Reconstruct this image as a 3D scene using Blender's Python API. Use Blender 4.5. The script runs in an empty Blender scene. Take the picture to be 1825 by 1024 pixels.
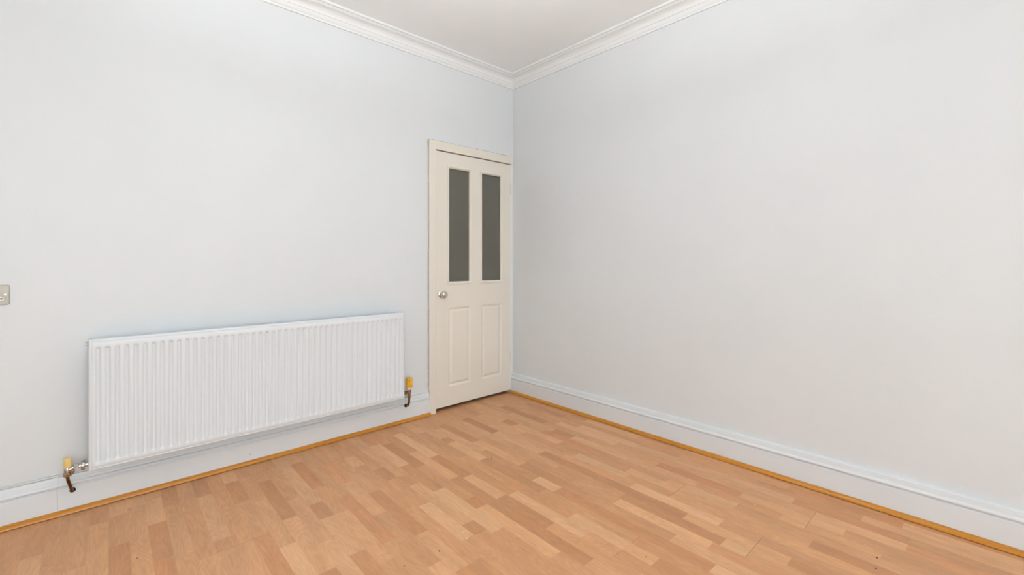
import bpy, bmesh, math, random
from mathutils import Vector, Matrix

random.seed(7)
scene = bpy.context.scene
COL = scene.collection

# ------------------------------------------------------------------ camera
F_PX, W_PX, H_PX, HORIZON = 796.0, 1825.0, 1024.0, 465.8
CAM = Vector((-2.6886, -2.9040, 1.1526))
cam_data = bpy.data.cameras.new('camera')
cam_data.sensor_fit = 'HORIZONTAL'
cam_data.sensor_width = 36.0
cam_data.lens = 36.0 * F_PX / W_PX
cam_data.shift_y = -(H_PX / 2 - HORIZON) / W_PX          # shift lens: verticals stay vertical
cam_data.clip_start = 0.02
cam = bpy.data.objects.new('camera', cam_data)
COL.objects.link(cam)
cam.location = CAM
cam.rotation_euler = (math.pi / 2, 0, math.atan2(-0.6777, 0.7353))
scene.camera = cam

# ------------------------------------------------------------------ world, daylight through the windows, exposure
world = bpy.data.worlds.new('overcast_sky')
scene.world = world
world.use_nodes = True
bg = world.node_tree.nodes['Background']
bg.inputs['Color'].default_value = (0.88, 0.95, 1.0, 1)
bg.inputs['Strength'].default_value = 7.9

ROOM_X, ROOM_Y, ROOM_Z = -4.45, -5.60, 2.765             # room spans x ROOM_X..0, y ROOM_Y..0
# openings: (low along wall, high along wall, sill, head)
WIN_FRONT = [(-4.25, -1.55, 0.32, 2.45)]                 # in wall_front (y = ROOM_Y)
WIN_LEFT = []                                            # none in wall_left (x = ROOM_X)

def portal(name, loc, rot, sx, sy):
    l = bpy.data.lights.new(name, 'AREA')
    l.shape = 'RECTANGLE'; l.size = sx; l.size_y = sy
    l.cycles.is_portal = True
    o = bpy.data.objects.new(name, l); COL.objects.link(o)
    o.location = loc; o.rotation_euler = rot
for a, b, c, d in WIN_FRONT:
    portal('window_portal', ((a + b) / 2, ROOM_Y - 0.13, (c + d) / 2), (math.pi / 2, 0, 0), b - a, d - c)
for a, b, c, d in WIN_LEFT:
    portal('window_portal', (ROOM_X - 0.13, (a + b) / 2, (c + d) / 2), (math.pi / 2, 0, -math.pi / 2), b - a, d - c)

vs = scene.view_settings
vs.view_transform = 'Standard'; vs.look = 'None'; vs.gamma = 1.0
vs.use_curve_mapping = False
vs.exposure = 0.0
FILL, FILL_COLOR = 138.0, (0.93, 0.965, 1.0, 1)            # added fill: upward light of the unseen pendant built below

# ------------------------------------------------------------------ materials
def new_mat(name, color, rough=0.5, metal=0.0, spec=0.5):
    m = bpy.data.materials.new(name); m.use_nodes = True
    p = m.node_tree.nodes['Principled BSDF']
    p.inputs['Base Color'].default_value = (*color, 1)
    p.inputs['Roughness'].default_value = rough
    p.inputs['Metallic'].default_value = metal
    p.inputs['Specular IOR Level'].default_value = spec
    return m, m.node_tree.nodes, m.node_tree.links, p

def N(nodes, kind, **kw):
    n = nodes.new(kind)
    for k, v in kw.items():
        if k in n.inputs: n.inputs[k].default_value = v
        else: setattr(n, k, v)
    return n

def add_bump(nodes, links, p, height_socket, strength, distance):
    b = N(nodes, 'ShaderNodeBump', Strength=strength, Distance=distance)
    links.new(height_socket, b.inputs['Height'])
    links.new(b.outputs['Normal'], p.inputs['Normal'])

def painted(name, color, rough, spec=0.5, mottle=0.03, bump=0.15, scale=240.0, bdist=0.0006, spots=None):
    """paint: faint patchiness in the colour, fine roller relief; spots = colour of sparse chips"""
    m, n, l, p = new_mat(name, color, rough, 0.0, spec)
    tc = N(n, 'ShaderNodeTexCoord')
    n1 = N(n, 'ShaderNodeTexNoise', Scale=1.7, Detail=4.0, Roughness=0.55)
    l.new(tc.outputs['Object'], n1.inputs['Vector'])
    ramp = N(n, 'ShaderNodeValToRGB')
    c0 = [c * (1 - mottle) for c in color]; c1 = [min(1, c * (1 + mottle * 0.6)) for c in color]
    ramp.color_ramp.elements[0].position = 0.3; ramp.color_ramp.elements[0].color = (*c0, 1)
    ramp.color_ramp.elements[1].position = 0.7; ramp.color_ramp.elements[1].color = (*c1, 1)
    l.new(n1.outputs['Fac'], ramp.inputs['Fac'])
    out = ramp.outputs['Color']
    if spots:
        n3 = N(n, 'ShaderNodeTexNoise', Scale=21.0, Detail=3.0, Roughness=0.6)
        mp = N(n, 'ShaderNodeMapping'); mp.inputs['Scale'].default_value = (1.0, 1.0, 2.2)
        l.new(tc.outputs['Object'], mp.inputs['Vector']); l.new(mp.outputs['Vector'], n3.inputs['Vector'])
        r3 = N(n, 'ShaderNodeValToRGB')
        r3.color_ramp.elements[0].position = 0.755; r3.color_ramp.elements[0].color = (0, 0, 0, 1)
        r3.color_ramp.elements[1].position = 0.80; r3.color_ramp.elements[1].color = (0.7, 0.7, 0.7, 1)
        l.new(n3.outputs['Fac'], r3.inputs['Fac'])
        mx = N(n, 'ShaderNodeMix', data_type='RGBA')
        l.new(r3.outputs['Color'], mx.inputs['Factor'])
        l.new(out, mx.inputs['A']); mx.inputs['B'].default_value = (*spots, 1)
        out = mx.outputs['Result']
    l.new(out, p.inputs['Base Color'])
    n2 = N(n, 'ShaderNodeTexNoise', Scale=scale, Detail=2.0)
    l.new(tc.outputs['Object'], n2.inputs['Vector'])
    add_bump(n, l, p, n2.outputs['Fac'], bump, bdist)
    return m

WALL = (0.757, 0.781, 0.799)
M_wall = painted('wall_emulsion', WALL, 0.45, 0.4, 0.02, 0.4, 130.0)
M_ceil = painted('ceiling_emulsion', (0.925, 0.948, 0.962), 0.7, 0.3, 0.015, 0.15, 150.0)
M_cornice = painted('cornice_paint', (0.845, 0.86, 0.865), 0.6, 0.3, 0.015, 0.1, 200.0)
M_skirt = painted('skirting_gloss', (0.770, 0.797, 0.822), 0.42, 0.5, 0.03, 0.12, 60.0, 0.001, spots=(0.45, 0.45, 0.45))
M_rad = painted('radiator_enamel', (0.770, 0.806, 0.838), 0.42, 0.5, 0.01, 0.08, 120.0, 0.0004)
M_cream = painted('cream_door_paint', (0.82, 0.77, 0.685), 0.35, 0.5, 0.02, 0.12, 160.0)
M_cable = painted('white_cable_sheath', (0.78, 0.79, 0.79), 0.4, 0.5, 0.05, 0.1, 90.0)
M_crack_shade = painted('crack_shade', (0.16, 0.15, 0.135), 0.8, 0.2, 0.3)  # dark colour for the crack above and the shadow line beside the architrave
M_dark = painted('dark_gap', (0.02, 0.018, 0.016), 0.8, 0.2, 0.2)
M_hall = painted('hall_paint', (0.42, 0.39, 0.33), 0.7, 0.3)
M_white_pl = painted('white_plastic', (0.83, 0.83, 0.82), 0.3, 0.5, 0.01, 0.02)
M_bead = painted('window_frame_paint', (0.82, 0.82, 0.81), 0.35)

def metal(name, color, rough, stain=None, scale=60.0):
    m, n, l, p = new_mat(name, color, rough, 1.0)
    tc = N(n, 'ShaderNodeTexCoord')
    ns = N(n, 'ShaderNodeTexNoise', Scale=scale, Detail=4.0)
    l.new(tc.outputs['Object'], ns.inputs['Vector'])
    r = N(n, 'ShaderNodeValToRGB')
    r.color_ramp.elements[0].position = 0.35; r.color_ramp.elements[0].color = (*(stain or [c * 0.8 for c in color]), 1)
    r.color_ramp.elements[1].position = 0.6; r.color_ramp.elements[1].color = (*color, 1)
    l.new(ns.outputs['Fac'], r.inputs['Fac']); l.new(r.outputs['Color'], p.inputs['Base Color'])
    add_bump(n, l, p, ns.outputs['Fac'], 0.1, 0.001)
    return m
M_chrome = metal('worn_chrome', (0.62, 0.62, 0.62), 0.22, (0.40, 0.38, 0.35))
M_knob = metal('polished_knob_metal', (0.72, 0.70, 0.66), 0.10)
M_brass = metal('tarnished_brass', (0.42, 0.30, 0.17), 0.35, (0.20, 0.13, 0.07))
M_copper = metal('oxidised_copper', (0.26, 0.13, 0.045), 0.45, (0.10, 0.05, 0.02))
M_steel = metal('satin_nickel', (0.40, 0.365, 0.315), 0.45, (0.36, 0.33, 0.285), 260.0)
M_steel.node_tree.nodes['Principled BSDF'].inputs['Metallic'].default_value = 0.6
M_screw = metal('screw_steel', (0.75, 0.72, 0.66), 0.2)

def plastic(name, color, rough, var):
    m, n, l, p = new_mat(name, color, rough)
    tc = N(n, 'ShaderNodeTexCoord')
    ns = N(n, 'ShaderNodeTexNoise', Scale=45.0, Detail=3.0)
    l.new(tc.outputs['Object'], ns.inputs['Vector'])
    r = N(n, 'ShaderNodeValToRGB')
    r.color_ramp.elements[0].position = 0.3; r.color_ramp.elements[0].color = (*var, 1)
    r.color_ramp.elements[1].position = 0.7; r.color_ramp.elements[1].color = (*color, 1)
    l.new(ns.outputs['Fac'], r.inputs['Fac']); l.new(r.outputs['Color'], p.inputs['Base Color'])
    return m
M_cap_pale = plastic('yellowed_cap', (0.90, 0.68, 0.30), 0.35, (0.86, 0.60, 0.20))
M_cap_amber = plastic('amber_cap', (0.85, 0.47, 0.045), 0.3, (0.72, 0.36, 0.02))
M_grit = plastic('dark_crumb', (0.03, 0.02, 0.015), 0.8, (0.015, 0.012, 0.01))
M_chip = plastic('white_paint_chip', (0.85, 0.82, 0.78), 0.6, (0.75, 0.72, 0.68))

def wood_trim():
    m, n, l, p = new_mat('varnished_pine', (0.5, 0.22, 0.03), 0.28)
    tc = N(n, 'ShaderNodeTexCoord')
    mp = N(n, 'ShaderNodeMapping'); mp.inputs['Scale'].default_value = (1, 1, 1)
    l.new(tc.outputs['UV'], mp.inputs['Vector'])
    g = N(n, 'ShaderNodeTexNoise', Scale=1.0, Detail=4.0, Roughness=0.6)
    st = N(n, 'ShaderNodeMapping'); st.inputs['Scale'].default_value = (3.0, 260.0, 1.0)
    l.new(mp.outputs['Vector'], st.inputs['Vector']); l.new(st.outputs['Vector'], g.inputs['Vector'])
    r = N(n, 'ShaderNodeValToRGB')
    r.color_ramp.elements[0].position = 0.3; r.color_ramp.elements[0].color = (0.43, 0.152, 0.005, 1)
    r.color_ramp.elements[1].position = 0.72; r.color_ramp.elements[1].color = (0.63, 0.255, 0.013, 1)
    l.new(g.outputs['Fac'], r.inputs['Fac'])
    kn = N(n, 'ShaderNodeTexNoise', Scale=1.0, Detail=2.0)
    ks = N(n, 'ShaderNodeMapping'); ks.inputs['Scale'].default_value = (9.0, 40.0, 1.0)
    l.new(mp.outputs['Vector'], ks.inputs['Vector']); l.new(ks.outputs['Vector'], kn.inputs['Vector'])
    kr = N(n, 'ShaderNodeValToRGB')
    kr.color_ramp.elements[0].position = 0.74; kr.color_ramp.elements[0].color = (0, 0, 0, 1)
    kr.color_ramp.elements[1].position = 0.80; kr.color_ramp.elements[1].color = (1, 1, 1, 1)
    l.new(kn.outputs['Fac'], kr.inputs['Fac'])
    mx = N(n, 'ShaderNodeMix', data_type='RGBA')
    l.new(kr.outputs['Color'], mx.inputs['Factor']); l.new(r.outputs['Color'], mx.inputs['A'])
    mx.inputs['B'].default_value = (0.06, 0.02, 0.006, 1)
    l.new(mx.outputs['Result'], p.inputs['Base Color'])
    return m
M_quad = wood_trim()

def laminate():
    """beech-effect laminate; the stave's own tone is its object colour, grain differs per object"""
    m, n, l, p = new_mat('beech_laminate', (0.5, 0.3, 0.17), 0.42, 0.0, 0.35)
    oi = N(n, 'ShaderNodeObjectInfo')
    tc = N(n, 'ShaderNodeTexCoord')
    off = N(n, 'ShaderNodeVectorMath', operation='SCALE'); off.inputs[0].default_value = (37.0, 91.0, 17.0)
    l.new(oi.outputs['Random'], off.inputs['Scale'])
    add = N(n, 'ShaderNodeVectorMath', operation='ADD')
    l.new(tc.outputs['Object'], add.inputs[0]); l.new(off.outputs['Vector'], add.inputs[1])
    # cathedral figure: contour lines of a stretched noise field
    m1 = N(n, 'ShaderNodeMapping'); m1.inputs['Scale'].default_value = (13.0, 2.2, 1.0)
    l.new(add.outputs['Vector'], m1.inputs['Vector'])
    fld = N(n, 'ShaderNodeTexNoise', Scale=1.0, Detail=1.5, Roughness=0.4)
    l.new(m1.outputs['Vector'], fld.inputs['Vector'])
    mul = N(n, 'ShaderNodeMath', operation='MULTIPLY'); mul.inputs[1].default_value = 105.0
    l.new(fld.outputs['Fac'], mul.inputs[0])
    sn = N(n, 'ShaderNodeMath', operation='SINE'); l.new(mul.outputs['Value'], sn.inputs[0])
    # fine fibre
    m2 = N(n, 'ShaderNodeMapping'); m2.inputs['Scale'].default_value = (210.0, 16.0, 1.0)
    l.new(add.outputs['Vector'], m2.inputs['Vector'])
    fib = N(n, 'ShaderNodeTexNoise', Scale=1.0, Detail=3.0, Roughness=0.6)
    l.new(m2.outputs['Vector'], fib.inputs['Vector'])
    # broad cloudiness inside one stave
    m3 = N(n, 'ShaderNodeMapping'); m3.inputs['Scale'].default_value = (26.0, 5.0, 1.0)
    l.new(add.outputs['Vector'], m3.inputs['Vector'])
    cl = N(n, 'ShaderNodeTexNoise', Scale=1.0, Detail=2.0)
    l.new(m3.outputs['Vector'], cl.inputs['Vector'])
    # 1 + a*sin + b*(fib-.5) + c*(cl-.5)
    def mad(sock, k, base):
        x = N(n, 'ShaderNodeMath', operation='MULTIPLY_ADD'); x.inputs[1].default_value = k
        l.new(sock, x.inputs[0])
        if isinstance(base, float): x.inputs[2].default_value = base
        else: l.new(base, x.inputs[2])
        return x.outputs['Value']
    v = mad(sn.outputs['Value'], 0.036, 1.0 - 0.16 - 0.17)
    v = mad(fib.outputs['Fac'], 0.32, v)
    v = mad(cl.outputs['Fac'], 0.34, v)
    sc = N(n, 'ShaderNodeVectorMath', operation='SCALE')
    l.new(oi.outputs['Color'], sc.inputs[0]); l.new(v, sc.inputs['Scale'])
    l.new(sc.outputs['Vector'], p.inputs['Base Color'])
    add_bump(n, l, p, fib.outputs['Fac'], 0.06, 0.0004)
    return m
M_lam = laminate()

def obscure_glass():
    m, n, l, p = new_mat('obscure_glass', (0.34, 0.325, 0.265), 0.22, 0.0, 0.5)
    p.inputs['Transmission Weight'].default_value = 0.65
    p.inputs['IOR'].default_value = 1.5
    tc = N(n, 'ShaderNodeTexCoord')
    vo = N(n, 'ShaderNodeTexVoronoi', Scale=210.0)
    l.new(tc.outputs['Object'], vo.inputs['Vector'])
    add_bump(n, l, p, vo.outputs['Distance'], 0.9, 0.002)
    return m
M_glass = obscure_glass()

def clear_glass():
    m = bpy.data.materials.new('clear_window_glass'); m.use_nodes = True
    n, l = m.node_tree.nodes, m.node_tree.links
    n.clear()
    o = N(n, 'ShaderNodeOutputMaterial'); t = N(n, 'ShaderNodeBsdfTransparent'); g = N(n, 'ShaderNodeBsdfGlossy', Roughness=0.02)
    t.inputs['Color'].default_value = (0.97, 0.98, 0.97, 1)
    mx = N(n, 'ShaderNodeMixShader'); mx.inputs['Fac'].default_value = 0.06
    l.new(t.outputs[0], mx.inputs[1]); l.new(g.outputs[0], mx.inputs[2]); l.new(mx.outputs[0], o.inputs['Surface'])
    return m
M_clear = clear_glass()

# ------------------------------------------------------------------ mesh helpers
def mesh_obj(name, bm, mat, parent=None, smooth=False):
    bmesh.ops.recalc_face_normals(bm, faces=bm.faces)
    me = bpy.data.meshes.new(name); bm.to_mesh(me); bm.free()
    if mat: me.materials.append(mat)
    if smooth: me.polygons.foreach_set('use_smooth', [True] * len(me.polygons))
    o = bpy.data.objects.new(name, me); COL.objects.link(o)
    if parent: o.parent = parent
    return o

def auto_smooth(o, deg=35):
    me = o.data
    me.polygons.foreach_set('use_smooth', [True] * len(me.polygons))
    b = bmesh.new(); b.from_mesh(me)
    for e in b.edges:
        if len(e.link_faces) == 2 and e.calc_face_angle(0) > math.radians(deg): e.smooth = False
    b.to_mesh(me); b.free()
    return o

def add_box(bm, x0, x1, y0, y1, z0, z1, bevel=0.0, seg=1):
    vs_ = [bm.verts.new((x, y, z)) for z in (z0, z1) for y in (y0, y1) for x in (x0, x1)]
    fs = [bm.faces.new([vs_[i] for i in q]) for q in ((0, 1, 3, 2), (4, 6, 7, 5), (0, 4, 5, 1), (2, 3, 7, 6), (0, 2, 6, 4), (1, 5, 7, 3))]
    if bevel:
        es = list({e for f in fs for e in f.edges})
        bmesh.ops.bevel(bm, geom=es, offset=bevel, segments=seg, affect='EDGES', profile=0.5)

def box(name, x0, x1, y0, y1, z0, z1, mat, parent=None, bevel=0.0, seg=1):
    bm = bmesh.new(); add_box(bm, x0, x1, y0, y1, z0, z1, bevel, seg)
    return mesh_obj(name, bm, mat, parent)

def lathe(bm, prof, mtx, seg=28):
    """prof: list of (radius, height) revolved about local z"""
    rings = []
    for r, h in prof:
        if r < 1e-6: rings.append([bm.verts.new(mtx @ Vector((0, 0, h)))])
        else: rings.append([bm.verts.new(mtx @ Vector((r * math.cos(2 * math.pi * i / seg), r * math.sin(2 * math.pi * i / seg), h))) for i in range(seg)])
    for a, b in zip(rings, rings[1:]):
        for i in range(seg):
            j = (i + 1) % seg
            q = [a[i % len(a)], a[j % len(a)], b[j % len(b)], b[i % len(b)]]
            q = [v for k, v in enumerate(q) if v not in q[:k]]
            if len(q) > 2: bm.faces.new(q)
    for ring in (rings[0], rings[-1]):
        if len(ring) > 2: bm.faces.new(ring)

def axis_mtx(p, d):
    return Matrix.Translation(Vector(p)) @ Vector((0, 0, 1)).rotation_difference(Vector(d).normalized()).to_matrix().to_4x4()

def tube(bm, pts, r, seg=12):
    pts = [Vector(p) for p in pts]; rings = []
    up = None
    for i, p in enumerate(pts):
        t = (pts[min(i + 1, len(pts) - 1)] - pts[max(i - 1, 0)]).normalized()
        if up is None: up = t.orthogonal().normalized()
        up = (up - t * up.dot(t)).normalized(); s = t.cross(up)
        rr = r[i] if isinstance(r, (list, tuple)) else r
        rings.append([bm.verts.new(p + (up * math.cos(a) + s * math.sin(a)) * rr) for a in [2 * math.pi * k / seg for k in range(seg)]])
    for a, b in zip(rings, rings[1:]):
        for i in range(seg): bm.faces.new([a[i], a[(i + 1) % seg], b[(i + 1) % seg], b[i]])
    bm.faces.new(rings[0]); bm.faces.new(rings[-1])

def smooth_path(pts, n=8):
    """Catmull-Rom through the points"""
    P = [Vector(p) for p in pts]; P = [P[0]] + P + [P[-1]]; out = []
    for i in range(1, len(P) - 2):
        a, b, c, d = P[i - 1:i + 3]
        for k in range(n):
            t = k / n
            out.append(0.5 * ((2 * b) + (c - a) * t + (2 * a - 5 * b + 4 * c - d) * t * t + (3 * b - a - 3 * c + d) * t ** 3))
    return out + [P[-2]]

def run_profile(name, prof, wall, s0, s1, mat, mitre0=0, mitre1=0, parent=None, z0=0.0, uv=False):
    """extrude profile (out, z) along a wall. wall 'back': s is x, out is -y; 'right': s is y, out is -x; 'front': out is +y; 'left': out is +x.
    mitre +1: that end is cut back by `out` (inside corner)"""
    def pt(s, q, z):
        return {'back': (s, -q, z), 'right': (-q, s, z), 'front': (s, ROOM_Y + q, z), 'left': (ROOM_X + q, s, z)}[wall]
    bm = bmesh.new()
    A = [bm.verts.new(pt(s0 + mitre0 * q, q, z0 + z)) for q, z in prof]
    B = [bm.verts.new(pt(s1 - mitre1 * q, q, z0 + z)) for q, z in prof]
    n = len(prof)
    per = 0.0; L = [0.0]
    for i in range(n):
        per += math.hypot(prof[(i + 1) % n][0] - prof[i][0], prof[(i + 1) % n][1] - prof[i][1]); L.append(per)
    lay = bm.loops.layers.uv.new('UVMap')
    for i in range(n):
        j = (i + 1) % n
        f = bm.faces.new([A[i], A[j], B[j], B[i]])
        for lp, (u, v) in zip(f.loops, ((s0, L[i]), (s0, L[i + 1]), (s1, L[i + 1]), (s1, L[i]))): lp[lay].uv = (u, v)
    bm.faces.new(A); bm.faces.new(B)
    o = mesh_obj(name, bm, mat, parent)
    return auto_smooth(o, 28)

def tag(o, label=None, cat=None, group=None, kind=None):
    if label: o['label'] = label
    if cat: o['category'] = cat
    if group: o['group'] = group
    if kind: o['kind'] = kind
    return o
def structure(o, label, cat):
    return tag(o, label, cat, kind='structure')
def empty(name, loc=(0, 0, 0)):
    o = bpy.data.objects.new(name, None); COL.objects.link(o); o.location = loc; o.empty_display_size = 0.1
    return o

# ------------------------------------------------------------------ walls with openings
def wall_with_holes(name, axis, face, thick, lo, hi, top, holes, mat):
    """axis 'x': wall runs along x, its room face at y=face, body goes to face+thick"""
    bm = bmesh.new()
    ss = sorted({lo, hi, *[h[0] for h in holes], *[h[1] for h in holes]})
    zs = sorted({-0.06, top, *[h[2] for h in holes], *[h[3] for h in holes]})
    def pt(s, d, z): return (s, d, z) if axis == 'x' else (d, s, z)
    def solid(i, j):
        if not (0 <= i < len(ss) - 1 and 0 <= j < len(zs) - 1): return False
        cs, cz = (ss[i] + ss[i + 1]) / 2, (zs[j] + zs[j + 1]) / 2
        return not any(h[0] < cs < h[1] and h[2] < cz < h[3] for h in holes)
    def quad(*p): bm.faces.new([bm.verts.new(q) for q in p])
    a, b = face, face + thick
    for i in range(len(ss) - 1):
        for j in range(len(zs) - 1):
            if not solid(i, j): continue
            s0, s1, z0, z1 = ss[i], ss[i + 1], zs[j], zs[j + 1]
            quad(pt(s0, a, z0), pt(s1, a, z0), pt(s1, a, z1), pt(s0, a, z1))
            quad(pt(s0, b, z0), pt(s0, b, z1), pt(s1, b, z1), pt(s1, b, z0))
            if not solid(i - 1, j): quad(pt(s0, a, z0), pt(s0, a, z1), pt(s0, b, z1), pt(s0, b, z0))
            if not solid(i + 1, j): quad(pt(s1, a, z0), pt(s1, b, z0), pt(s1, b, z1), pt(s1, a, z1))
            if not solid(i, j - 1): quad(pt(s0, a, z0), pt(s0, b, z0), pt(s1, b, z0), pt(s1, a, z0))
            if not solid(i, j + 1): quad(pt(s0, a, z1), pt(s1, a, z1), pt(s1, b, z1), pt(s0, b, z1))
    bmesh.ops.remove_doubles(bm, verts=bm.verts, dist=1e-5)
    return mesh_obj(name, bm, mat)

LEAF_X0, LEAF_X1, LEAF_Z0, LEAF_Z1 = -0.8050, -0.0375, 0.027, 2.001
wb = wall_with_holes('wall_back', 'x', 0.0, 0.14, ROOM_X - 0.25, 0.0, ROOM_Z + 0.1, [(-0.835, -0.016, -0.06, 2.04)], M_wall)
structure(wb, 'white painted wall with the door and the radiator', 'wall')
wr = wall_with_holes('wall_right', 'y', 0.0, 0.14, ROOM_Y - 0.25, 0.14, ROOM_Z + 0.1, [], M_wall)
structure(wr, 'bare white painted wall on the hinge side of the door', 'wall')
wf = wall_with_holes('wall_front', 'x', ROOM_Y, -0.25, ROOM_X - 0.25, 0.0, ROOM_Z + 0.1, WIN_FRONT, M_wall)
structure(wf, 'white painted wall opposite the door, with a wide window', 'wall')
wl = wall_with_holes('wall_left', 'y', ROOM_X, -0.25, ROOM_Y, 0.0, ROOM_Z + 0.1, WIN_LEFT, M_wall)
structure(wl, 'plain white painted wall opposite the bare wall', 'wall')
structure(box('ceiling', ROOM_X - 0.25, 0.14, ROOM_Y - 0.25, 0.14, ROOM_Z, ROOM_Z + 0.12, M_ceil), 'off-white painted ceiling above the coving', 'ceiling')

# ------------------------------------------------------------------ windows behind the viewer
def window(name, wall, a, b, c, d, mull, label):
    root = empty(name)
    def part(nm, s0, s1, e0, e1, z0, z1, mat, bev=0.004):
        if wall == 'front': return box(nm, s0, s1, ROOM_Y - e1, ROOM_Y - e0, z0, z1, mat, root, bev)
        return box(nm, ROOM_X - e1, ROOM_X - e0, s0, s1, z0, z1, mat, root, bev)
    w = 0.06
    part('frame_head', a, b, 0.15, 0.22, d - w, d, M_bead); part('frame_sill', a, b, 0.15, 0.22, c, c + w, M_bead)
    part('frame_jamb', a, a + w, 0.15, 0.22, c + w, d - w, M_bead); part('frame_jamb', b - w, b, 0.15, 0.22, c + w, d - w, M_bead)
    xs = [a + w] + [a + (b - a) * (k + 1) / (mull + 1) for k in range(mull)] + [b - w]
    for x in xs[1:-1]: part('mullion', x - 0.03, x + 0.03, 0.15, 0.22, c + w, d - w, M_bead)
    for k in range(len(xs) - 1):
        part('pane', xs[k] + (0.03 if k else 0), xs[k + 1] - (0.03 if k < len(xs) - 2 else 0), 0.18, 0.186, c + w, d - w, M_clear, 0)
    part('window_board', a - 0.04, b + 0.04, -0.05, 0.15, c - 0.028, c, M_bead)
    structure(root, label, 'window')
window('window_1', 'front', *WIN_FRONT[0], 2, 'wide white framed three-light window opposite the door')

# ------------------------------------------------------------------ cornice
CORN = [(0, -0.094), (0.010, -0.094), (0.011, -0.083), (0.016, -0.079), (0.021, -0.071), (0.025, -0.060), (0.026, -0.057), (0.031, -0.057), (0.031, -0.053)]
for k in range(1, 9):
    a = math.radians(90 * k / 8)
    CORN.append((0.031 + 0.046 * (1 - math.cos(a)), -0.053 + 0.029 * math.sin(a)))
CORN += [(0.077, -0.019), (0.083, -0.019), (0.086, -0.014), (0.100, -0.014), (0.102, -0.012), (0.102, 0.0), (0, 0)]
for nm, wall, s0, s1, lab in (('trim_1', 'back', ROOM_X, 0, 'white moulded plaster coving above the door wall'),
                              ('trim_2', 'right', ROOM_Y, 0, 'white moulded plaster coving above the bare wall'),
                              ('trim_3', 'front', ROOM_X, 0, 'white moulded plaster coving above the wide window'),
                              ('trim_4', 'left', ROOM_Y, 0, 'white moulded plaster coving above the plain wall opposite the bare one')):
    structure(run_profile(nm, CORN, wall, s0, s1, M_cornice, 1, 1, z0=ROOM_Z), lab, 'coving')

# ------------------------------------------------------------------ skirting boards and quadrant beading
def skirt_prof(t):
    p = [(0, 0), (t, 0), (t, 0.114), (t - 0.0008, 0.1155), (t - 0.0050, 0.1170), (t - 0.0068, 0.1195), (t - 0.0060, 0.1228)]
    for k in range(0, 9):                                 # torus over the quirk
        a = math.radians(-75 + 165 * k / 8)
        p.append((t - 0.0045 + 0.0085 * math.cos(a), 0.1325 + 0.0088 * math.sin(a)))
    p += [(t - 0.0058, 0.1420), (t - 0.0062, 0.1530), (t - 0.0076, 0.1536), (t - 0.0080, 0.1625), (t - 0.0092, 0.1662), (t - 0.0115, 0.1685), (0.002, 0.170), (0, 0.170)]
    return p
SK_B, SK_R, Q = 0.018, 0.027, 0.0225
ARCH_X0 = -0.872
bb = empty('baseboard_back', (-2.4, 0, 0))
structure(bb, 'white moulded skirting board below the radiator', 'skirting')
for s0, s1, m0, m1 in ((ROOM_X, -2.8325, 1, 0), (-2.8319, -1.0700, 0, 0), (-1.0695, ARCH_X0, 0, 0)):
    o = run_profile('skirting_length', skirt_prof(SK_B), 'back', s0, s1, M_skirt, m0, m1)
    o.parent = bb; o.matrix_parent_inverse = Matrix.Translation((2.4, 0, 0))
structure(run_profile('baseboard_right', skirt_prof(SK_R), 'right', ROOM_Y, 0.0, M_skirt, 1, 0), 'white moulded skirting board along the bare wall', 'skirting')
structure(run_profile('baseboard_front', skirt_prof(SK_B), 'front', ROOM_X, 0, M_skirt, 1, 1), 'white moulded skirting board below the wide window', 'skirting')
structure(run_profile('baseboard_left', skirt_prof(SK_B), 'left', ROOM_Y, 0, M_skirt, 1, 1), 'white moulded skirting board along the plain wall opposite the bare one', 'skirting')

def quad_prof(t):
    p = [(t, 0.0024), (t + Q - 0.001, 0.0024), (t + Q, 0.004)]
    for k in range(1, 8):
        a = math.radians(90 * k / 8)
        p.append((t + (Q - 0.003) * math.cos(a) + 0.002, 0.004 + (Q - 0.006) * math.sin(a)))
    p += [(t + 0.002, Q - 0.002), (t, Q - 0.002)]
    return p
structure(run_profile('trim_5', quad_prof(SK_B), 'back', ROOM_X, ARCH_X0 + 0.004, M_quad, 1, 0), 'orange-brown wooden beading along the floor below the radiator', 'beading')
structure(run_profile('trim_6', quad_prof(SK_R), 'right', ROOM_Y, -0.006, M_quad, 1, 0), 'orange-brown wooden beading along the floor of the bare wall', 'beading')
structure(run_profile('trim_7', quad_prof(SK_B), 'front', ROOM_X, 0, M_quad, 1, 1), 'orange-brown wooden beading below the wide window', 'beading')
structure(run_profile('trim_8', quad_prof(SK_B), 'left', ROOM_Y, 0, M_quad, 1, 1), 'orange-brown wooden beading along the plain wall opposite the bare one', 'beading')

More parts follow.
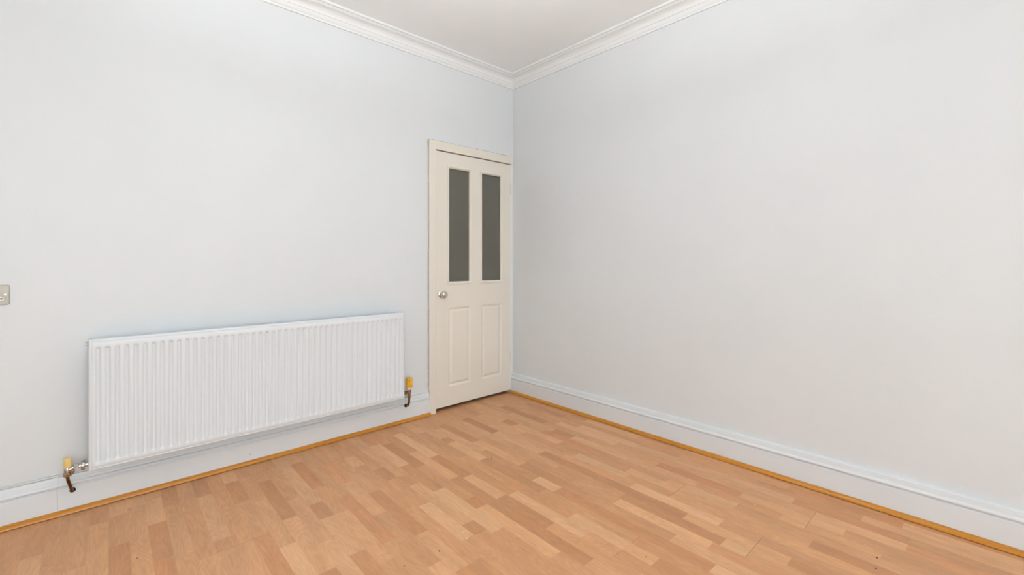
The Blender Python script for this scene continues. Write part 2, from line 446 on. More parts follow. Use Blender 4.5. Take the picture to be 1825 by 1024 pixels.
# ------------------------------------------------------------------ laminate floor: three-stave boards, each stave a piece
ST_W, ST_K, ST_P = 0.063648, 0.0105, 0.01438             # stave width, skew to the wall, phase
FLOOR_Y1 = 0.02
JOINTS = {
 -46: [(-.351, 'dl')], -43: [(-.227, 'dm')], -42: [(-.482, 'mD')], -41: [(-.151, 'lm'), (-.781, 'ml')],
 -40: [(-.129, 'ml'), (-.397, 'lD'), (-.713, 'Dr')], -39: [(-.258, 'Dm')], -37: [(-.26, 'Dl'), (-.719, 'ld')],
 -35: [(-.194, 'lD')], -34: [(-.495, 'dl'), (-.95, 'mL')], -33: [(-.298, 'mD'), (-.75, 'Dm'), (-1.213, 'lD')],
 -31: [(-.7, 'lD'), (-.857, 'Dl'), (-1.185, 'ld')], -30: [(-.562, 'Dm'), (-.86, 'ml')], -28: [(-.991, 'mL'), (-1.45, 'dL')],
 -27: [(-.339, 'mD'), (-.791, 'mD'), (-1.248, 'Dm'), (-1.542, 'ld')], -26: [(-.47, 'lm'), (-1.539, 'md')],
 -25: [(-.572, 'mD'), (-.734, 'Dl'), (-1.06, 'mL')], -24: [(-.433, 'ld'), (-.733, 'md'), (-.86, 'dm'), (-1.32, 'lD')],
 -23: [(-.634, 'LD'), (-1.452, 'Lm')], -22: [(-.702, 'DL'), (-1.163, 'mD'), (-1.26, 'Dl')],
 -21: [(-.51, 'dl'), (-1.386, 'Dm'), (-1.844, 'Dl')], -20: [(-.185, 'rL'), (-.647, 'LD'), (-1.257, 'lD'), (-1.583, 'Dm')],
 -19: [(-1.271, 'dL'), (-1.727, 'Lm')], -18: [(-.279, 'ld'), (-1.598, 'dl'), (-1.888, 'Ld'), (-2.016, 'lD')],
 -17: [(-.46, 'lD'), (-.547, 'Dl'), (-.873, 'LD')], -16: [(-.784, 'lD'), (-1.244, 'dL'), (-1.4, 'LD'), (-2.18, 'DL')],
 -15: [(-.644, 'Dl'), (-1.535, 'Dl'), (-1.987, 'dl')], -14: [(-1.402, 'dL'), (-1.666, 'dL'), (-2.115, 'Ld')],
 -13: [(-.75, 'lD'), (-1.232, 'md'), (-2.142, 'DL')], -12: [(-.611, 'Dl'), (-1.498, 'DL'), (-1.948, 'Dl'), (-2.363, 'mD')],
 -11: [(-1.631, 'mL'), (-2.079, 'Ld')], -10: [(-.748, 'ld'), (-1.203, 'dL')],
 -9: [(-.481, 'lD'), (-.602, 'Dl'), (-1.521, 'dl'), (-1.941, 'mD'), (-2.389, 'mD')], -8: [(-1.727, 'dm'), (-2.071, 'ld')],
 -7: [(-.853, 'lD'), (-1.018, 'Dl'), (-2.243, 'dl'), (-2.598, 'md')],
 -6: [(-.711, 'Dl'), (-1.141, 'mR'), (-1.596, 'mR'), (-2.048, 'Rl'), (-2.466, 'ld')], -5: [(-1.274, 'Lm'), (-2.658, 'Lr')],
 -4: [(-.923, 'mL'), (-1.931, 'lm'), (-2.241, 'lr')], -3: [(-.716, 'Dm'), (-1.181, 'mR'), (-1.63, 'mR'), (-2.042, 'mR'), (-2.495, 'dl')],
 -2: [(-1.309, 'Lm'), (-2.626, 'rL')]}
# ends of whole boards: {first stave row of the board: y of its visible end joints}
BOARD_END = {-46: [-.087], -37: [-.811], -34: [-.164], -13: [-2.239], -7: [-2.341], -10: [-1.813], -19: [-1.889], -28: [-.31], -25: [-1.41]}
TONE = {'D': (0.556, 0.278, 0.125),
        'd': (0.613, 0.320, 0.149),
        'm': (0.650, 0.349, 0.166),
        'l': (0.695, 0.388, 0.192),
        'L': (0.740, 0.427, 0.219),
        'R': (0.587, 0.271, 0.118),
        'r': (0.627, 0.307, 0.139)}
MIDS = 'dmmmmlr'
fl = box('floor', ROOM_X - 0.2, 0.14, ROOM_Y - 0.2, 1.3, -0.05, -0.009, M_dark)
structure(fl, 'beech-effect laminate floor of narrow staves', 'floor')
rng = random.Random(3)
def stave_runs(n):
    """[(y_near, y_far, tone)] for stave row n, from the door wall towards the viewer"""
    js = list(JOINTS.get(n, []))
    for b, ys in BOARD_END.items():
        if b <= n < b + 3:
            for y in ys:
                if all(abs(y - j[0]) > 0.05 for j in js): js.append((y, '..', 0.0011))
    js.sort(reverse=True)
    pts = [(FLOOR_Y1 + 0.1, '..')] + js + [(ROOM_Y, '..')]
    out = []
    for pa, pb in zip(pts, pts[1:]):
        (ya, ta), (yb, tb) = pa[:2], pb[:2]
        if len(pa) > 2: ya -= pa[2]
        L = ya - yb
        k = 1 if L < 0.56 else max(2, round(L / 0.43))
        cuts = [ya - L * i / k + (rng.uniform(-0.06, 0.06) if 0 < i < k else 0) for i in range(k + 1)]
        for i in range(k):
            t = '.'
            if i == 0 and ta[1] != '.': t = ta[1]
            if i == k - 1 and tb[0] != '.': t = tb[0]
            if t == '.': t = rng.choice(MIDS)
            out.append((cuts[i + 1], cuts[i], t))
    return out
def visible(x, y):
    d = Vector((x - CAM.x, y - CAM.y)); dep = d.dot(Vector((0.6777, 0.7353)))
    if dep < 0.5: return False
    px = W_PX / 2 + F_PX * d.dot(Vector((0.7353, -0.6777))) / dep; py = HORIZON + F_PX * CAM.z / dep
    return -20 <= px <= W_PX + 20 and py <= H_PX + 20
unit = {}
rest = bmesh.new()
nst = 0
for n in range(-74, 0):
    xc = ST_P + (n + 0.5) * ST_W
    for y0, y1, t in stave_runs(n):
        x0 = ST_P + n * ST_W
        w, L = ST_W - 0.00006, (y1 - y0) - 0.00008
        ym = (y0 + y1) / 2
        if xc + ST_K * ym > -0.03: w -= 0.0
        show = any(visible(xc + ST_K * y, y) for y in (y0, ym, y1))
        if show and nst < 300:
            key = round(L, 4)
            if key not in unit:
                b = bmesh.new(); add_box(b, -w / 2, w / 2, -L / 2, L / 2, -0.008, 0.0)
                bmesh.ops.recalc_face_normals(b, faces=b.faces)
                me = bpy.data.meshes.new('stave'); b.to_mesh(me); b.free(); me.materials.append(M_lam); unit[key] = me
            o = bpy.data.objects.new('stave', unit[key]); COL.objects.link(o)
            o.parent = fl
            o.location = (xc + ST_K * ym, ym, 0); o.rotation_euler = (0, 0, -math.atan(ST_K))
            c = TONE[t]; v = rng.uniform(0.90, 0.985); h = rng.uniform(0.965, 1.02)
            o.color = (c[0] * v, c[1] * v * h * 0.965, c[2] * v * h * h * 0.98, 1)
            nst += 1
        else:
            add_box(rest, xc + ST_K * ym - w / 2, xc + ST_K * ym + w / 2, y0 + 0.0002, y1 - 0.0002, -0.008, 0.0)
ro = mesh_obj('stave_rest', rest, M_lam, fl)
ro.color = (*TONE['m'], 1); ro['kind'] = 'stuff'
hf = box('hall_laminate', -1.6, 0.14, FLOOR_Y1 + 0.1, 1.3, -0.009, 0.0, M_lam, fl); hf.color = (*TONE['m'], 1)

# ------------------------------------------------------------------ door
door = empty('door_1', (-0.42, 0, 0))
structure(door, 'cream four-panel door with two obscured glass lights', 'door')
DP = Matrix.Translation((0.42, 0, 0))
def dpart(o, parent=door):
    o.parent = parent
    o.matrix_parent_inverse = DP if parent is door else Matrix.Identity(4)
    return o
def architrave():
    """side and head as one mitred moulding"""
    b = bmesh.new()
    rings = []
    for ins, y in ((0.0, -0.0012), (0.0, -0.0145), (0.0012, -0.0170), (0.0035, -0.0180)):
        q = [(ARCH_X0 + ins, 0.0), (-0.811 - ins, 0.0), (-0.811 - ins, 2.007 + ins), (-0.0255, 2.007 + ins), (-0.0255, 2.073 - ins), (ARCH_X0 + ins, 2.073 - ins)]
        rings.append([b.verts.new((x, y, z)) for x, z in q])
    for r0, r1 in zip(rings, rings[1:]):
        for i in range(6): b.faces.new([r0[i], r0[(i + 1) % 6], r1[(i + 1) % 6], r1[i]])
    b.faces.new(rings[0]); b.faces.new(rings[-1])
    return mesh_obj('architrave', b, M_cream)
dpart(architrave())
dpart(box('lining', -0.834, -0.8075, 0.0, 0.14, 0.0, 2.038, M_cream))
dpart(box('lining', -0.0350, -0.0165, -0.002, 0.14, 0.0, 2.009, M_cornice, None, 0.0015))
dpart(box('lining', -0.807, -0.0355, 0.0, 0.14, 2.0095, 2.038, M_cream))
dpart(box('door_stop', -0.807, -0.795, 0.046, 0.075, 0.0, 2.009, M_cream))
YF, YB = -0.003, 0.041                                    # leaf faces
GL = [(-0.684, -0.497), (-0.352, -0.166)]; GZ = (0.992, 1.887)
PN = [(-0.690, -0.4715), (-0.361, -0.136)]; PZ = (0.174, 0.793)
bm = bmesh.new()
ox = [LEAF_X0, -0.690, -0.4725, -0.361, -0.137, LEAF_X1]
oz = [LEAF_Z0, PZ[0], PZ[1], GZ[0] - 0.006, GZ[1] + 0.006, LEAF_Z1]
def leaf_grid():
    """rails and stiles as one skin with four openings"""
    def solid(i, j):
        if not (0 <= i < 5 and 0 <= j < 5): return False
        return not (i in (1, 3) and j in (1, 3))
    def quad(*p): bm.faces.new([bm.verts.new(q) for q in p])
    for i in range(5):
        for j in range(5):
            if not solid(i, j): continue
            a, b, c, d = ox[i], ox[i + 1], oz[j], oz[j + 1]
            quad((a, YF, c), (b, YF, c), (b, YF, d), (a, YF, d)); quad((a, YB, c), (a, YB, d), (b, YB, d), (b, YB, c))
            if not solid(i - 1, j): quad((a, YF, c), (a, YF, d), (a, YB, d), (a, YB, c))
            if not solid(i + 1, j): quad((b, YF, c), (b, YB, c), (b, YB, d), (b, YF, d))
            if not solid(i, j - 1): quad((a, YF, c), (a, YB, c), (b, YB, c), (b, YF, c))
            if not solid(i, j + 1): quad((a, YF, d), (b, YF, d), (b, YB, d), (a, YB, d))
    bmesh.ops.remove_doubles(bm, verts=bm.verts, dist=1e-5)
leaf_grid()
leaf = mesh_obj('leaf', bm, M_cream)
dpart(leaf)
def lp(o):
    o.parent = leaf; return o
def frame_loft(name, rects, mat):
    """rects: list of (x0, x1, z0, z1, y): nested rectangles skinned one to the next; last closed if it is a panel"""
    b = bmesh.new(); rings = []
    for x0, x1, z0, z1, y in rects:
        rings.append([b.verts.new(p) for p in ((x0, y, z0), (x1, y, z0), (x1, y, z1), (x0, y, z1))])
    for p, q in zip(rings, rings[1:]):
        for i in range(4): b.faces.new([p[i], p[(i + 1) % 4], q[(i + 1) % 4], q[i]])
    return b, rings
for i in (0, 1):
    a, b2 = ox[1 + 2 * i], ox[2 + 2 * i]; c, d = oz[3], oz[4]
    # glazing bead: a proud moulding just outside the glass
    def ring(inset, y): return (a + inset, b2 - inset, c + inset, d - inset, y)
    e = -0.010
    fb, rings = frame_loft('b', [ring(e, YF + 0.001), ring(e, YF - 0.005), ring(e + 0.004, YF - 0.0075), ring(e + 0.011, YF - 0.006), ring(e + 0.020, YF + 0.004), ring(e + 0.020, YF + 0.012), ring(e, YF + 0.012)], M_cream)
    lp(mesh_obj('glazing_bead', fb, M_cream))
    gx0, gx1 = a + 0.001, b2 - 0.001
    lp(box('pane', gx0, gx1, YF + 0.0125, YF + 0.0185, c + 0.001, d - 0.001, M_glass))
    fb, rings = frame_loft('b', [ring(0.0, YB - 0.02), ring(0.012, YB - 0.02), ring(0.012, YB - 0.001), ring(0.0, YB - 0.001)], M_cream)
    lp(mesh_obj('glazing_bead', fb, M_cream))
    # moulded raised panel, both faces
    c, d = oz[1], oz[2]
    fb, rings = frame_loft('p', [ring(0.0, YF), ring(0.006, YF + 0.002), ring(0.012, YF + 0.008), ring(0.018, YF + 0.009), ring(0.036, YF + 0.0015)], M_cream)
    fb.faces.new(rings[-1])
    fb2 = [fb.verts.new(p) for p in ((a, YB, c), (b2, YB, c), (b2, YB, d), (a, YB, d))]
    fb.faces.new(fb2)
    for k in range(4): fb.faces.new([rings[0][k], rings[0][(k + 1) % 4], fb2[(k + 1) % 4], fb2[k]])
    lp(mesh_obj('panel', fb, M_cream))
# knob: rose, neck and ball
KX, KZ = -0.757, 0.899
bm = bmesh.new()
lathe(bm, [(0, 0.0), (0.0255, 0.0), (0.0255, 0.003), (0.022, 0.006), (0.013, 0.008), (0.0105, 0.012), (0.010, 0.022), (0.013, 0.027), (0.021, 0.032), (0.0255, 0.040), (0.0262, 0.047), (0.023, 0.055), (0.015, 0.0595), (0, 0.061)], axis_mtx((KX, YF, KZ), (0, -1, 0)), 36)
lp(auto_smooth(mesh_obj('knob', bm, M_knob), 40))
lp(box('latch_plate', LEAF_X0 - 0.0006, LEAF_X0 + 0.002, YF + 0.006, YF + 0.030, KZ - 0.03, KZ + 0.03, M_brass))
for zc in (1.79, 0.315):
    bm = bmesh.new()
    for k in range(5):
        z = zc - 0.05 + 0.02 * k
        lathe(bm, [(0, z + 0.0004), (0.0050, z + 0.0004), (0.0050, z + 0.0192), (0, z + 0.0192)], Matrix.Translation((-0.0360, -0.0075, 0)), 14)
    add_box(bm, LEAF_X1 - 0.028, LEAF_X1 + 0.001, YF - 0.0010, YF + 0.001, zc - 0.05, zc + 0.05)
    lp(mesh_obj('hinge', bm, M_cream))
# lifted sliver of old filler above the head of the architrave, then dark strips for the crack and shadow lines around it
bm = bmesh.new()
tri = [(-0.205, 2.0765), (-0.075, 2.0765), (-0.070, 2.1000), (-0.090, 2.1010)]
A = [bm.verts.new((x, -0.012, z)) for x, z in tri]; B = [bm.verts.new((x, -0.0004, z)) for x, z in tri]
bm.faces.new(A); bm.faces.new(B)
for i in range(4): bm.faces.new([A[i], A[(i + 1) % 4], B[(i + 1) % 4], B[i]])
dpart(mesh_obj('loose_filler', bm, M_cream))
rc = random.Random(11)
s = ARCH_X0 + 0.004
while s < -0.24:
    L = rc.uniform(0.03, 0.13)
    dpart(box('crack_shade_strip', s, min(s + L, -0.22), -0.0010, -0.0004, 2.0785, 2.0785 + rc.uniform(0.0008, 0.0018), M_crack_shade)); s += L + rc.uniform(0.002, 0.03)
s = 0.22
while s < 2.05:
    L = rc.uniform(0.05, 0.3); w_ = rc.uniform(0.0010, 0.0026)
    dpart(box('crack_shade_strip', ARCH_X0 - 0.0002 - w_, ARCH_X0 - 0.0002, -0.0010, -0.0004, s, min(s + L, 2.06), M_crack_shade)); s += L + rc.uniform(0.02, 0.12)  # side strips: shadow line between cable and architrave, put in as colour

# the hall behind the door
hall = empty('wall_hall', (-0.5, 1.0, 0))
structure(hall, 'plain dim hallway walls behind the obscured door glass', 'wall')
for nm, a in (('wall_panel', (-1.6, 0.14, 1.3, 1.4, -0.05, 2.6)), ('wall_panel', (-1.7, -1.6, 0.14, 1.4, -0.05, 2.6)),
              ('wall_panel', (0.14, 0.24, 0.14, 1.4, -0.05, 2.6)), ('wall_panel', (-1.7, 0.24, 0.14, 1.4, 2.6, 2.7))):
    o = box(nm, *a, M_hall); o.parent = hall; o.matrix_parent_inverse = Matrix.Translation((0.5, -1.0, 0))

# ------------------------------------------------------------------ radiator
RX0, RX1, RZ0, RZ1, RYF = -2.7300, -1.1290, 0.196, 0.797, -0.112
rad = empty('radiator', ((RX0 + RX1) / 2, 0, RZ0))
tag(rad, 'long white fluted panel radiator hung low on the wall beside the door', 'radiator')
RP = Matrix.Translation((-(RX0 + RX1) / 2, 0, -RZ0))
def rpart(o, parent=rad):
    o.parent = parent
    o.matrix_parent_inverse = RP if parent is rad else Matrix.Identity(4)
    return o
PITCH, G0, NG, GW, GD = 0.033335, -2.7066, 47, 0.0215, 0.0075
xs = []                                                  # (x, groove depth 0..1)
EDGE = [(0.0, 0.016), (0.0006, 0.009), (0.0025, 0.0035), (0.0055, 0.0008), (0.009, 0.0), (0.0108, 0.0), (0.0118, 0.0011), (0.0130, 0.0)]
for q, yb in EDGE: xs.append((RX0 + q, 0.0, yb))
for k in range(NG):
    g = G0 + k * PITCH
    for f, d in ((0.0, 0.0), (0.10, 0.12), (0.26, 0.85), (0.36, 1.0), (0.64, 1.0), (0.74, 0.85), (0.90, 0.12), (1.0, 0.0)):
        x = g + f * GW
        if x < RX1 - 0.0135: xs.append((x, d, 0.0))
for q, yb in reversed(EDGE): xs.append((RX1 - q, 0.0, yb))
GT, GB = 0.7605, 0.2270                                  # groove top / bottom
zs = [(RZ0 + q, 0.0, yb) for q, yb in EDGE]
for z, d in ((GB, 0.0), (GB + 0.004, 0.15), (GB + 0.012, 0.85), (GB + 0.017, 1.0), (0.5, 1.0), (GT - 0.010, 1.0), (GT - 0.007, 0.85), (GT - 0.002, 0.12), (GT, 0.0)):
    zs.append((z, d, 0.0))
zs += [(RZ1 - q, 0.0, yb) for q, yb in reversed(EDGE)]
bm = bmesh.new()
grid = [[bm.verts.new((x, RYF + max(dx * dz * GD, ex, ez), z)) for x, dx, ex in xs] for z, dz, ez in zs]
for r0, r1 in zip(grid, grid[1:]):
    for i in range(len(xs) - 1): bm.faces.new([r0[i], r0[i + 1], r1[i + 1], r1[i]])
back = [bm.verts.new(p) for p in ((RX0, RYF + 0.030, RZ0), (RX1, RYF + 0.030, RZ0), (RX1, RYF + 0.030, RZ1), (RX0, RYF + 0.030, RZ1))]
bm.faces.new(back)
bm.faces.new([*grid[0], back[1], back[0]]); bm.faces.new([*grid[-1][::-1], back[3], back[2]])
bm.faces.new([*[g[0] for g in grid][::-1], back[0], back[3]]); bm.faces.new([*[g[-1] for g in grid], back[2], back[1]])
panel = rpart(auto_smooth(mesh_obj('panel', bm, M_rad), 50))
# folded convector sheet welded to the back
bm = bmesh.new()
pts = []
x = RX0 + 0.06; k = 0
while x < RX1 - 0.06:
    pts += [(x, RYF + 0.031 if k % 2 == 0 else RYF + 0.068)]; pts += [(x + 0.012, pts[-1][1])]; x += 0.0166; k += 1
A = [bm.verts.new((p[0], p[1], RZ0 + 0.05)) for p in pts]; B = [bm.verts.new((p[0], p[1], RZ1 - 0.045)) for p in pts]
for i in range(len(pts) - 1): bm.faces.new([A[i], A[i + 1], B[i + 1], B[i]])
o = mesh_obj('convector', bm, M_rad); rpart(o)
for bx in (RX0 + 0.22, (RX0 + RX1) / 2, RX1 - 0.22):
    bm = bmesh.new()
    add_box(bm, bx - 0.015, bx + 0.015, -0.004, -0.0003, RZ0 + 0.03, RZ1 - 0.03)
    add_box(bm, bx - 0.0125, bx + 0.0125, RYF + 0.029, -0.002, RZ0 + 0.055, RZ0 + 0.075)
    add_box(bm, bx - 0.0125, bx + 0.0125, RYF + 0.029, -0.002, RZ1 - 0.085, RZ1 - 0.065)
    rpart(mesh_obj('bracket', bm, M_rad))
# bleed plug in the top corner
bm = bmesh.new()
lathe(bm, [(0, -0.004), (0.0105, -0.004), (0.0105, 0.002), (0.007, 0.003), (0.007, 0.0055), (0, 0.006)], axis_mtx((RX0, RYF + 0.024, 0.7765), (-1, 0, 0)), 6)
rpart(mesh_obj('bleed_plug', bm, M_chrome))

def hexnut(bm, p, d, r, h):
    lathe(bm, [(0, 0), (r * 0.92, 0), (r, h * 0.15), (r, h * 0.85), (r * 0.92, h), (0, h)], axis_mtx(p, d), 6)
# lockshield valve with a yellowed cap and a chrome tail
VY = RYF + 0.022
VX, VZ = -2.797, 0.228                                   # VZ: axis of the tail
bm = bmesh.new()
lathe(bm, [(0, -0.026), (0.0105, -0.026), (0.0118, -0.012), (0.0118, 0.002), (0.0100, 0.006), (0, 0.006)], Matrix.Translation((VX, VY, VZ)), 20)
tube(bm, [(VX, VY, VZ - 0.010), (VX + 0.010, VY, VZ - 0.004), (VX + 0.022, VY, VZ)], [0.0108, 0.0105, 0.0098], 16)
valve = rpart(auto_smooth(mesh_obj('lockshield_valve', bm, M_chrome), 40))
valve['label'] = 'chrome valve with a plain yellowed cap'
bm = bmesh.new()
lathe(bm, [(0, 0.0), (0.0125, 0.0), (0.0132, 0.002), (0.0130, 0.037), (0.0124, 0.0405), (0.011, 0.0418), (0, 0.0418)], Matrix.Translation((VX, VY, VZ + 0.0045)), 24)
rpart(auto_smooth(mesh_obj('cap', bm, M_cap_pale), 40), valve)
bm = bmesh.new()
hexnut(bm, (VX + 0.0195, VY, VZ), (1, 0, 0.05), 0.0135, 0.018)
rpart(mesh_obj('union_nut', bm, M_chrome), valve)
bm = bmesh.new()
lathe(bm, [(0, 0), (0.0080, 0), (0.0080, 0.008), (0.0215, 0.0085), (0.0225, 0.010), (0.0225, 0.0195), (0.0215, 0.021), (0.0095, 0.0215), (0.0095, 0.034), (0, 0.034)], axis_mtx((VX + 0.036, VY, VZ), (1, 0, 0)), 24)
rpart(auto_smooth(mesh_obj('tail_flange', bm, M_chrome), 40), valve)
bm = bmesh.new()
hexnut(bm, (VX, VY, VZ - 0.035), (0, 0, 1), 0.0140, 0.016)
hexnut(bm, (VX + 0.0125, VY + 0.004, VZ - 0.029), (0.25, 0, 1), 0.0080, 0.017)
rpart(mesh_obj('compression_nut', bm, M_brass), valve)
bm = bmesh.new()
HX, HZ = -2.7825, 0.1010
tube(bm, smooth_path([(VX, VY, VZ - 0.032), (VX + 0.002, VY + 0.009, VZ - 0.056), (VX + 0.007, VY + 0.032, VZ - 0.088), (HX - 0.002, -0.036, HZ + 0.010), (HX, -0.014, HZ - 0.002)], 6), 0.0061, 14)
rpart(auto_smooth(mesh_obj('feed_pipe', bm, M_copper), 60), valve)
bm = bmesh.new()
lathe(bm, [(0.0062, 0), (0.0108, 0), (0.0108, 0.0016), (0.0062, 0.0016)], axis_mtx((HX, -SK_B, HZ), (0, -1, 0)), 20)
rpart(mesh_obj('pipe_hole', bm, M_dark), valve)

# wheelhead valve with a ribbed amber cap and brass body
VX2, VZ2 = -1.083, 0.262
bm = bmesh.new()
lathe(bm, [(0, -0.052), (0.0095, -0.052), (0.0105, -0.040), (0.0095, -0.034), (0.0115, -0.026), (0.0125, -0.018), (0.0105, -0.010), (0.012, -0.004), (0.012, 0.002), (0, 0.002)], Matrix.Translation((VX2, VY, VZ2 - 0.012)), 20)
tube(bm, [(VX2, VY, VZ2 - 0.033), (VX2 - 0.022, VY, VZ2 - 0.033), (RX1 - 0.004, VY, VZ2 - 0.033)], [0.0095, 0.0095, 0.009], 14)
valve2 = rpart(auto_smooth(mesh_obj('wheelhead_valve', bm, M_brass), 40))
valve2['label'] = 'tarnished brass valve with a ribbed amber cap'
bm = bmesh.new()
hexnut(bm, (VX2 - 0.022, VY, VZ2 - 0.033), (-1, 0, 0), 0.0135, 0.014)
rpart(mesh_obj('union_nut', bm, M_brass), valve2)
bm = bmesh.new()
lathe(bm, [(0, 0), (0.0165, 0), (0.0165, 0.016), (0, 0.016)], Matrix.Translation((VX2, VY, VZ2 - 0.012)), 24)
rpart(auto_smooth(mesh_obj('cap_collar', bm, M_white_pl), 40), valve2)
bm = bmesh.new()
seg = 48
prof = [(0.0235, 0.0), (0.0250, 0.003), (0.0245, 0.0130), (0.0235, 0.0150), (0.0235, 0.056), (0.0215, 0.064), (0.0160, 0.068)]
rings = []
for j, (r, h) in enumerate(prof):
    ring_ = []
    for i in range(seg):
        a = 2 * math.pi * i / seg
        rr = r - (0.0032 if (j >= 3 and (i % 6) in (0, 1, 2) and j < 6) else 0)
        ring_.append(bm.verts.new((VX2 + rr * math.cos(a), VY + rr * math.sin(a), VZ2 + 0.004 + h)))
    rings.append(ring_)
for a, b in zip(rings, rings[1:]):
    for i in range(seg): bm.faces.new([a[i], a[(i + 1) % seg], b[(i + 1) % seg], b[i]])
bm.faces.new(rings[0]); bm.faces.new(rings[-1])
rpart(mesh_obj('cap', bm, M_cap_amber), valve2)
bm = bmesh.new()
hexnut(bm, (VX2, VY, VZ2 - 0.070), (0, 0, 1), 0.0135, 0.016)
rpart(mesh_obj('compression_nut', bm, M_brass), valve2)
bm = bmesh.new()
tube(bm, smooth_path([(VX2, VY, VZ2 - 0.066), (VX2, VY + 0.002, VZ2 - 0.100), (VX2 + 0.003, VY + 0.018, VZ2 - 0.126), (VX2 + 0.012, -0.048, VZ2 - 0.140), (VX2 + 0.0155, -0.014, VZ2 - 0.146)], 6), 0.0074, 14)
rpart(auto_smooth(mesh_obj('feed_pipe', bm, M_copper), 60), valve2)
bm = bmesh.new()
lathe(bm, [(0.0085, 0), (0.0140, 0), (0.0140, 0.0016), (0.0085, 0.0016)], axis_mtx((VX2 + 0.0155, -SK_B, VZ2 - 0.146), (0, -1, 0)), 20)
rpart(mesh_obj('pipe_hole', bm, M_dark), valve2)

# ------------------------------------------------------------------ surface cables clipped above the skirting and beside the door
def cable(name, pts, r, label, clips):
    bm = bmesh.new(); tube(bm, pts, r, 10)
    o = auto_smooth(mesh_obj(name, bm, M_cable), 60)
    tag(o, label, 'cable')
    for (x, y, z, vert) in clips:
        c = bmesh.new()
        if vert: add_box(c, x - 0.0055, x + 0.0045, y - 0.0045, -0.0002, z - 0.004, z + 0.004, 0.001)
        else: add_box(c, x - 0.004, x + 0.004, y - 0.0045, -0.0002, z - 0.005, z + 0.0065, 0.001)
        mesh_obj('clip', c, M_white_pl, o)
    return o
r = 0.0030
CY = -r - 0.0003
cx = ARCH_X0 - 0.0066
path = [(cx, CY, 2.066), (cx, CY, 1.9), (cx + 0.0005, CY, 1.4), (cx - 0.0006, CY, 0.9), (cx, CY, 0.4), (cx, CY, 0.225), (cx - 0.004, CY, 0.194), (cx - 0.018, CY, 0.180), (cx - 0.05, CY, 0.1752), (-1.10, CY, 0.1742), (-1.8, CY, 0.1745), (-2.4, CY, 0.1742), (ROOM_X + 0.01, CY, 0.1746)]
cable('telephone_cable', smooth_path(path, 6), r, 'thin white cable clipped beside the door frame and along the skirting top', 
      [(cx, CY, z, True) for z in (2.052, 1.752, 1.236, 0.737, 0.255)] + [(-0.905, CY, 0.177, False), (-2.8333, CY, 0.1746, False), (-1.9, CY, 0.1745, False)])
cable('aerial_cable', smooth_path([(-1.02, -0.0024, 0.1836), (-1.5, -0.0024, 0.1834), (-2.2, -0.0024, 0.1838), (ROOM_X + 0.01, -0.0024, 0.1835)], 4), 0.0024,
      'upper white cable on the wall behind the radiator', [(-2.62, -0.0024, 0.1836, False), (-1.35, -0.0024, 0.1836, False)])

# ------------------------------------------------------------------ double socket
SX1, SZ0, SZ1 = -2.978, 0.9665, 1.0525
SXC = SX1 - 0.073
sock = empty('double_socket', (SXC, 0, SZ0))
tag(sock, 'satin nickel double wall socket with white inserts', 'socket')
SPM = Matrix.Translation((-SXC, 0, -SZ0))
def spart(o):
    o.parent = sock; o.matrix_parent_inverse = SPM; return o
bm = bmesh.new()
def rr_ring(x0, x1, z0, z1, rad_, y):
    out = []
    for cx_, cz_, a0 in ((x1 - rad_, z0 + rad_, -90), (x1 - rad_, z1 - rad_, 0), (x0 + rad_, z1 - rad_, 90), (x0 + rad_, z0 + rad_, 180)):
        for k in range(5):
            a = math.radians(a0 + 90 * k / 4); out.append(bm.verts.new((cx_ + rad_ * math.cos(a), y, cz_ + rad_ * math.sin(a))))
    return out
R0 = rr_ring(SX1 - 0.146, SX1, SZ0, SZ1, 0.006, -0.0005); R1 = rr_ring(SX1 - 0.146, SX1, SZ0, SZ1, 0.006, -0.0045); R2 = rr_ring(SX1 - 0.1445, SX1 - 0.0015, SZ0 + 0.0015, SZ1 - 0.0015, 0.005, -0.006)
for a, b in ((R0, R1), (R1, R2)):
    for i in range(len(a)): bm.faces.new([a[i], a[(i + 1) % len(a)], b[(i + 1) % len(b)], b[i]])
bm.faces.new(R0); bm.faces.new(R2)
spart(mesh_obj('plate', bm, M_steel))
for sgn in (-1, 1):
    bm = bmesh.new()
    lathe(bm, [(0, 0), (0.0036, 0), (0.0034, 0.0009), (0, 0.0012)], axis_mtx((SXC + sgn * 0.0603, -0.006, SZ0 + 0.0425), (0, -1, 0)), 16)
    spart(mesh_obj('screw', bm, M_screw))
for oc in (SXC - 0.036, SXC + 0.0365):
    bm = bmesh.new()
    add_box(bm, oc - 0.020, oc + 0.020, -0.0075, -0.0055, SZ0 + 0.0195, SZ0 + 0.0325, 0.0006)
    add_box(bm, oc - 0.0055, oc + 0.0055, -0.0075, -0.0055, SZ0 + 0.0375, SZ0 + 0.0525, 0.0006)
    spart(mesh_obj('insert', bm, M_white_pl))
    for ax in (-0.0115, 0.0125):
        spart(box('pin_hole', oc + ax - 0.0042, oc + ax + 0.0042, -0.0078, -0.0074, SZ0 + 0.0235, SZ0 + 0.0285, M_dark))
    spart(box('pin_hole', oc - 0.0025, oc + 0.0025, -0.0078, -0.0074, SZ0 + 0.040, SZ0 + 0.050, M_dark))
    bm = bmesh.new(); add_box(bm, oc - 0.005 - 0.02 * (1 if oc > SXC else -1), oc + 0.005 - 0.02 * (1 if oc > SXC else -1), -0.0095, -0.0055, SZ0 + 0.050, SZ0 + 0.068, 0.001)
    spart(mesh_obj('rocker', bm, M_steel))

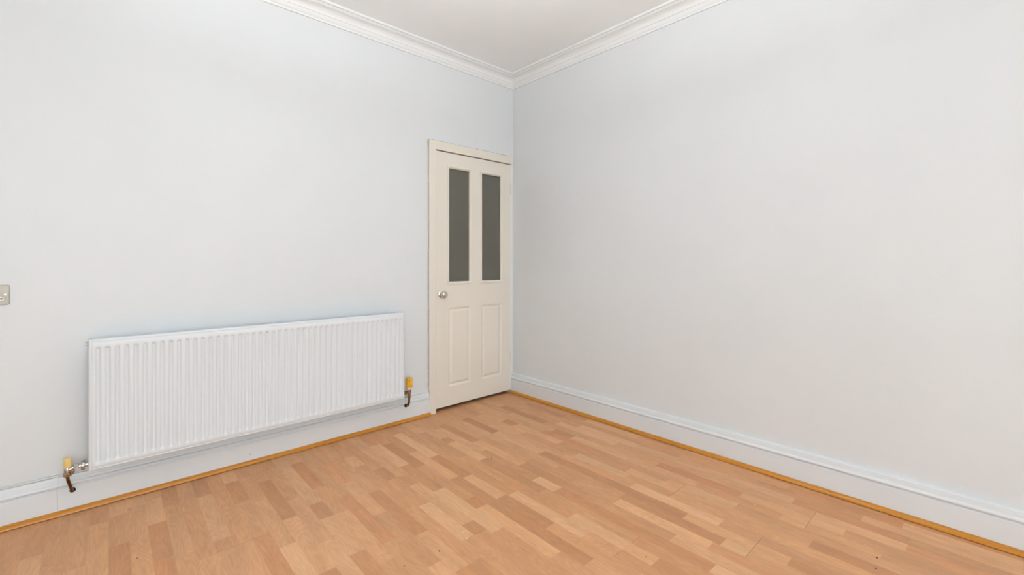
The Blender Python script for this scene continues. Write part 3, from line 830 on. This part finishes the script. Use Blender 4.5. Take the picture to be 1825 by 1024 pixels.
# ------------------------------------------------------------------ added fill: unseen bowl pendant that brightens ceiling and walls
LX, LY, LZ = -1.90, -1.90, 2.20                          # LZ: rim of the bowl
fill_light = empty('fill_pendant', (LX, LY, ROOM_Z))
tag(fill_light, 'added white bowl pendant hanging from the ceiling, fill light shining upwards', 'fill_light')
M_diff, gn, gl_, gp = new_mat('fill_light_diffuser', (0.9, 0.9, 0.9), 0.4)
gp.inputs['Emission Color'].default_value = FILL_COLOR
gp.inputs['Emission Strength'].default_value = FILL
LM = Matrix.Translation((-LX, -LY, -ROOM_Z))
def fill_part(nm, bm_, mat):
    o = auto_smooth(mesh_obj(nm, bm_, mat), 50); o.parent = fill_light; o.matrix_parent_inverse = LM
    return o
b = bmesh.new(); lathe(b, [(0, -0.03), (0.03, -0.03), (0.05, -0.012), (0.052, -0.0003), (0, -0.0003)], Matrix.Translation((LX, LY, ROOM_Z)), 28)
fill_part('ceiling_rose', b, M_white_pl)
b = bmesh.new()
lathe(b, [(0.0, -0.085)] + [(0.190 * math.sin(math.radians(k)), -0.085 * math.cos(math.radians(k))) for k in range(10, 91, 10)] + [(0.190, 0.006), (0.184, 0.006)]
      + [(0.182 * math.sin(math.radians(k)), -0.078 * math.cos(math.radians(k))) for k in range(90, 9, -10)] + [(0.0, -0.078)], Matrix.Translation((LX, LY, LZ)), 40)
fill_part('bowl', b, M_white_pl)
b = bmesh.new(); lathe(b, [(0, -0.006), (0.178, -0.006), (0.178, 0.0), (0, 0.0)], Matrix.Translation((LX, LY, LZ)), 40)
fill_part('diffuser', b, M_diff)
for k in range(3):
    a_ = 2 * math.pi * k / 3 + 0.4
    b = bmesh.new(); tube(b, [(LX + 0.187 * math.cos(a_), LY + 0.187 * math.sin(a_), LZ + 0.004), (LX + 0.012 * math.cos(a_), LY + 0.012 * math.sin(a_), ROOM_Z - 0.028)], 0.0018, 8)
    fill_part('chain', b, M_screw)

# ------------------------------------------------------------------ crumbs and paint chips on the floor
def speck(name, x, y, r, mat, label, cat, group, seed):
    rg = random.Random(seed); bm = bmesh.new()
    bmesh.ops.create_icosphere(bm, subdivisions=1, radius=1.0)
    for v in bm.verts:
        v.co = Vector((v.co.x * r * rg.uniform(0.7, 1.2), v.co.y * r * rg.uniform(0.5, 0.9), v.co.z * r * 0.4))
    lo = min(v.co.z for v in bm.verts)
    for v in bm.verts: v.co.z -= lo
    o = mesh_obj(name, bm, mat); o.location = (x, y, 0.0); o.rotation_euler = (0, 0, rg.uniform(0, 3))
    tag(o, label, cat, group)
DARK = [(-1.697, -1.401, 0.0042), (-1.842, -1.384, 0.003), (-1.004, -0.9, 0.005), (-0.468, -2.589, 0.0045), (-0.548, -2.597, 0.0045), (-1.619, -0.1, 0.0045), (-1.069, -1.777, 0.003), (-1.124, -1.977, 0.0032), (-2.584, -0.641, 0.0028), (-0.764, -0.622, 0.0045)]
PALE = [(-1.553, -1.367, 0.0042), (-1.569, -1.411, 0.0045), (-1.215, -1.668, 0.0035), (-0.41, -2.127, 0.003), (-0.721, -2.334, 0.0025), (-2.147, -0.566, 0.0022)]
for i, (x, y, r) in enumerate(DARK):
    speck('dirt_crumb', x, y, r, M_grit, 'tiny dark crumb of dirt close to the beading under the radiator' if i == 5 else 'tiny dark crumb of dirt lying out on the open laminate floor', 'crumb', 'dark crumbs on the floor', i)
for i, (x, y, r) in enumerate(PALE):
    speck('paint_chip', x, y, r, M_chip, 'tiny white paint chip lying out on the open laminate floor', 'paint chip', 'white chips on the floor', 50 + i)
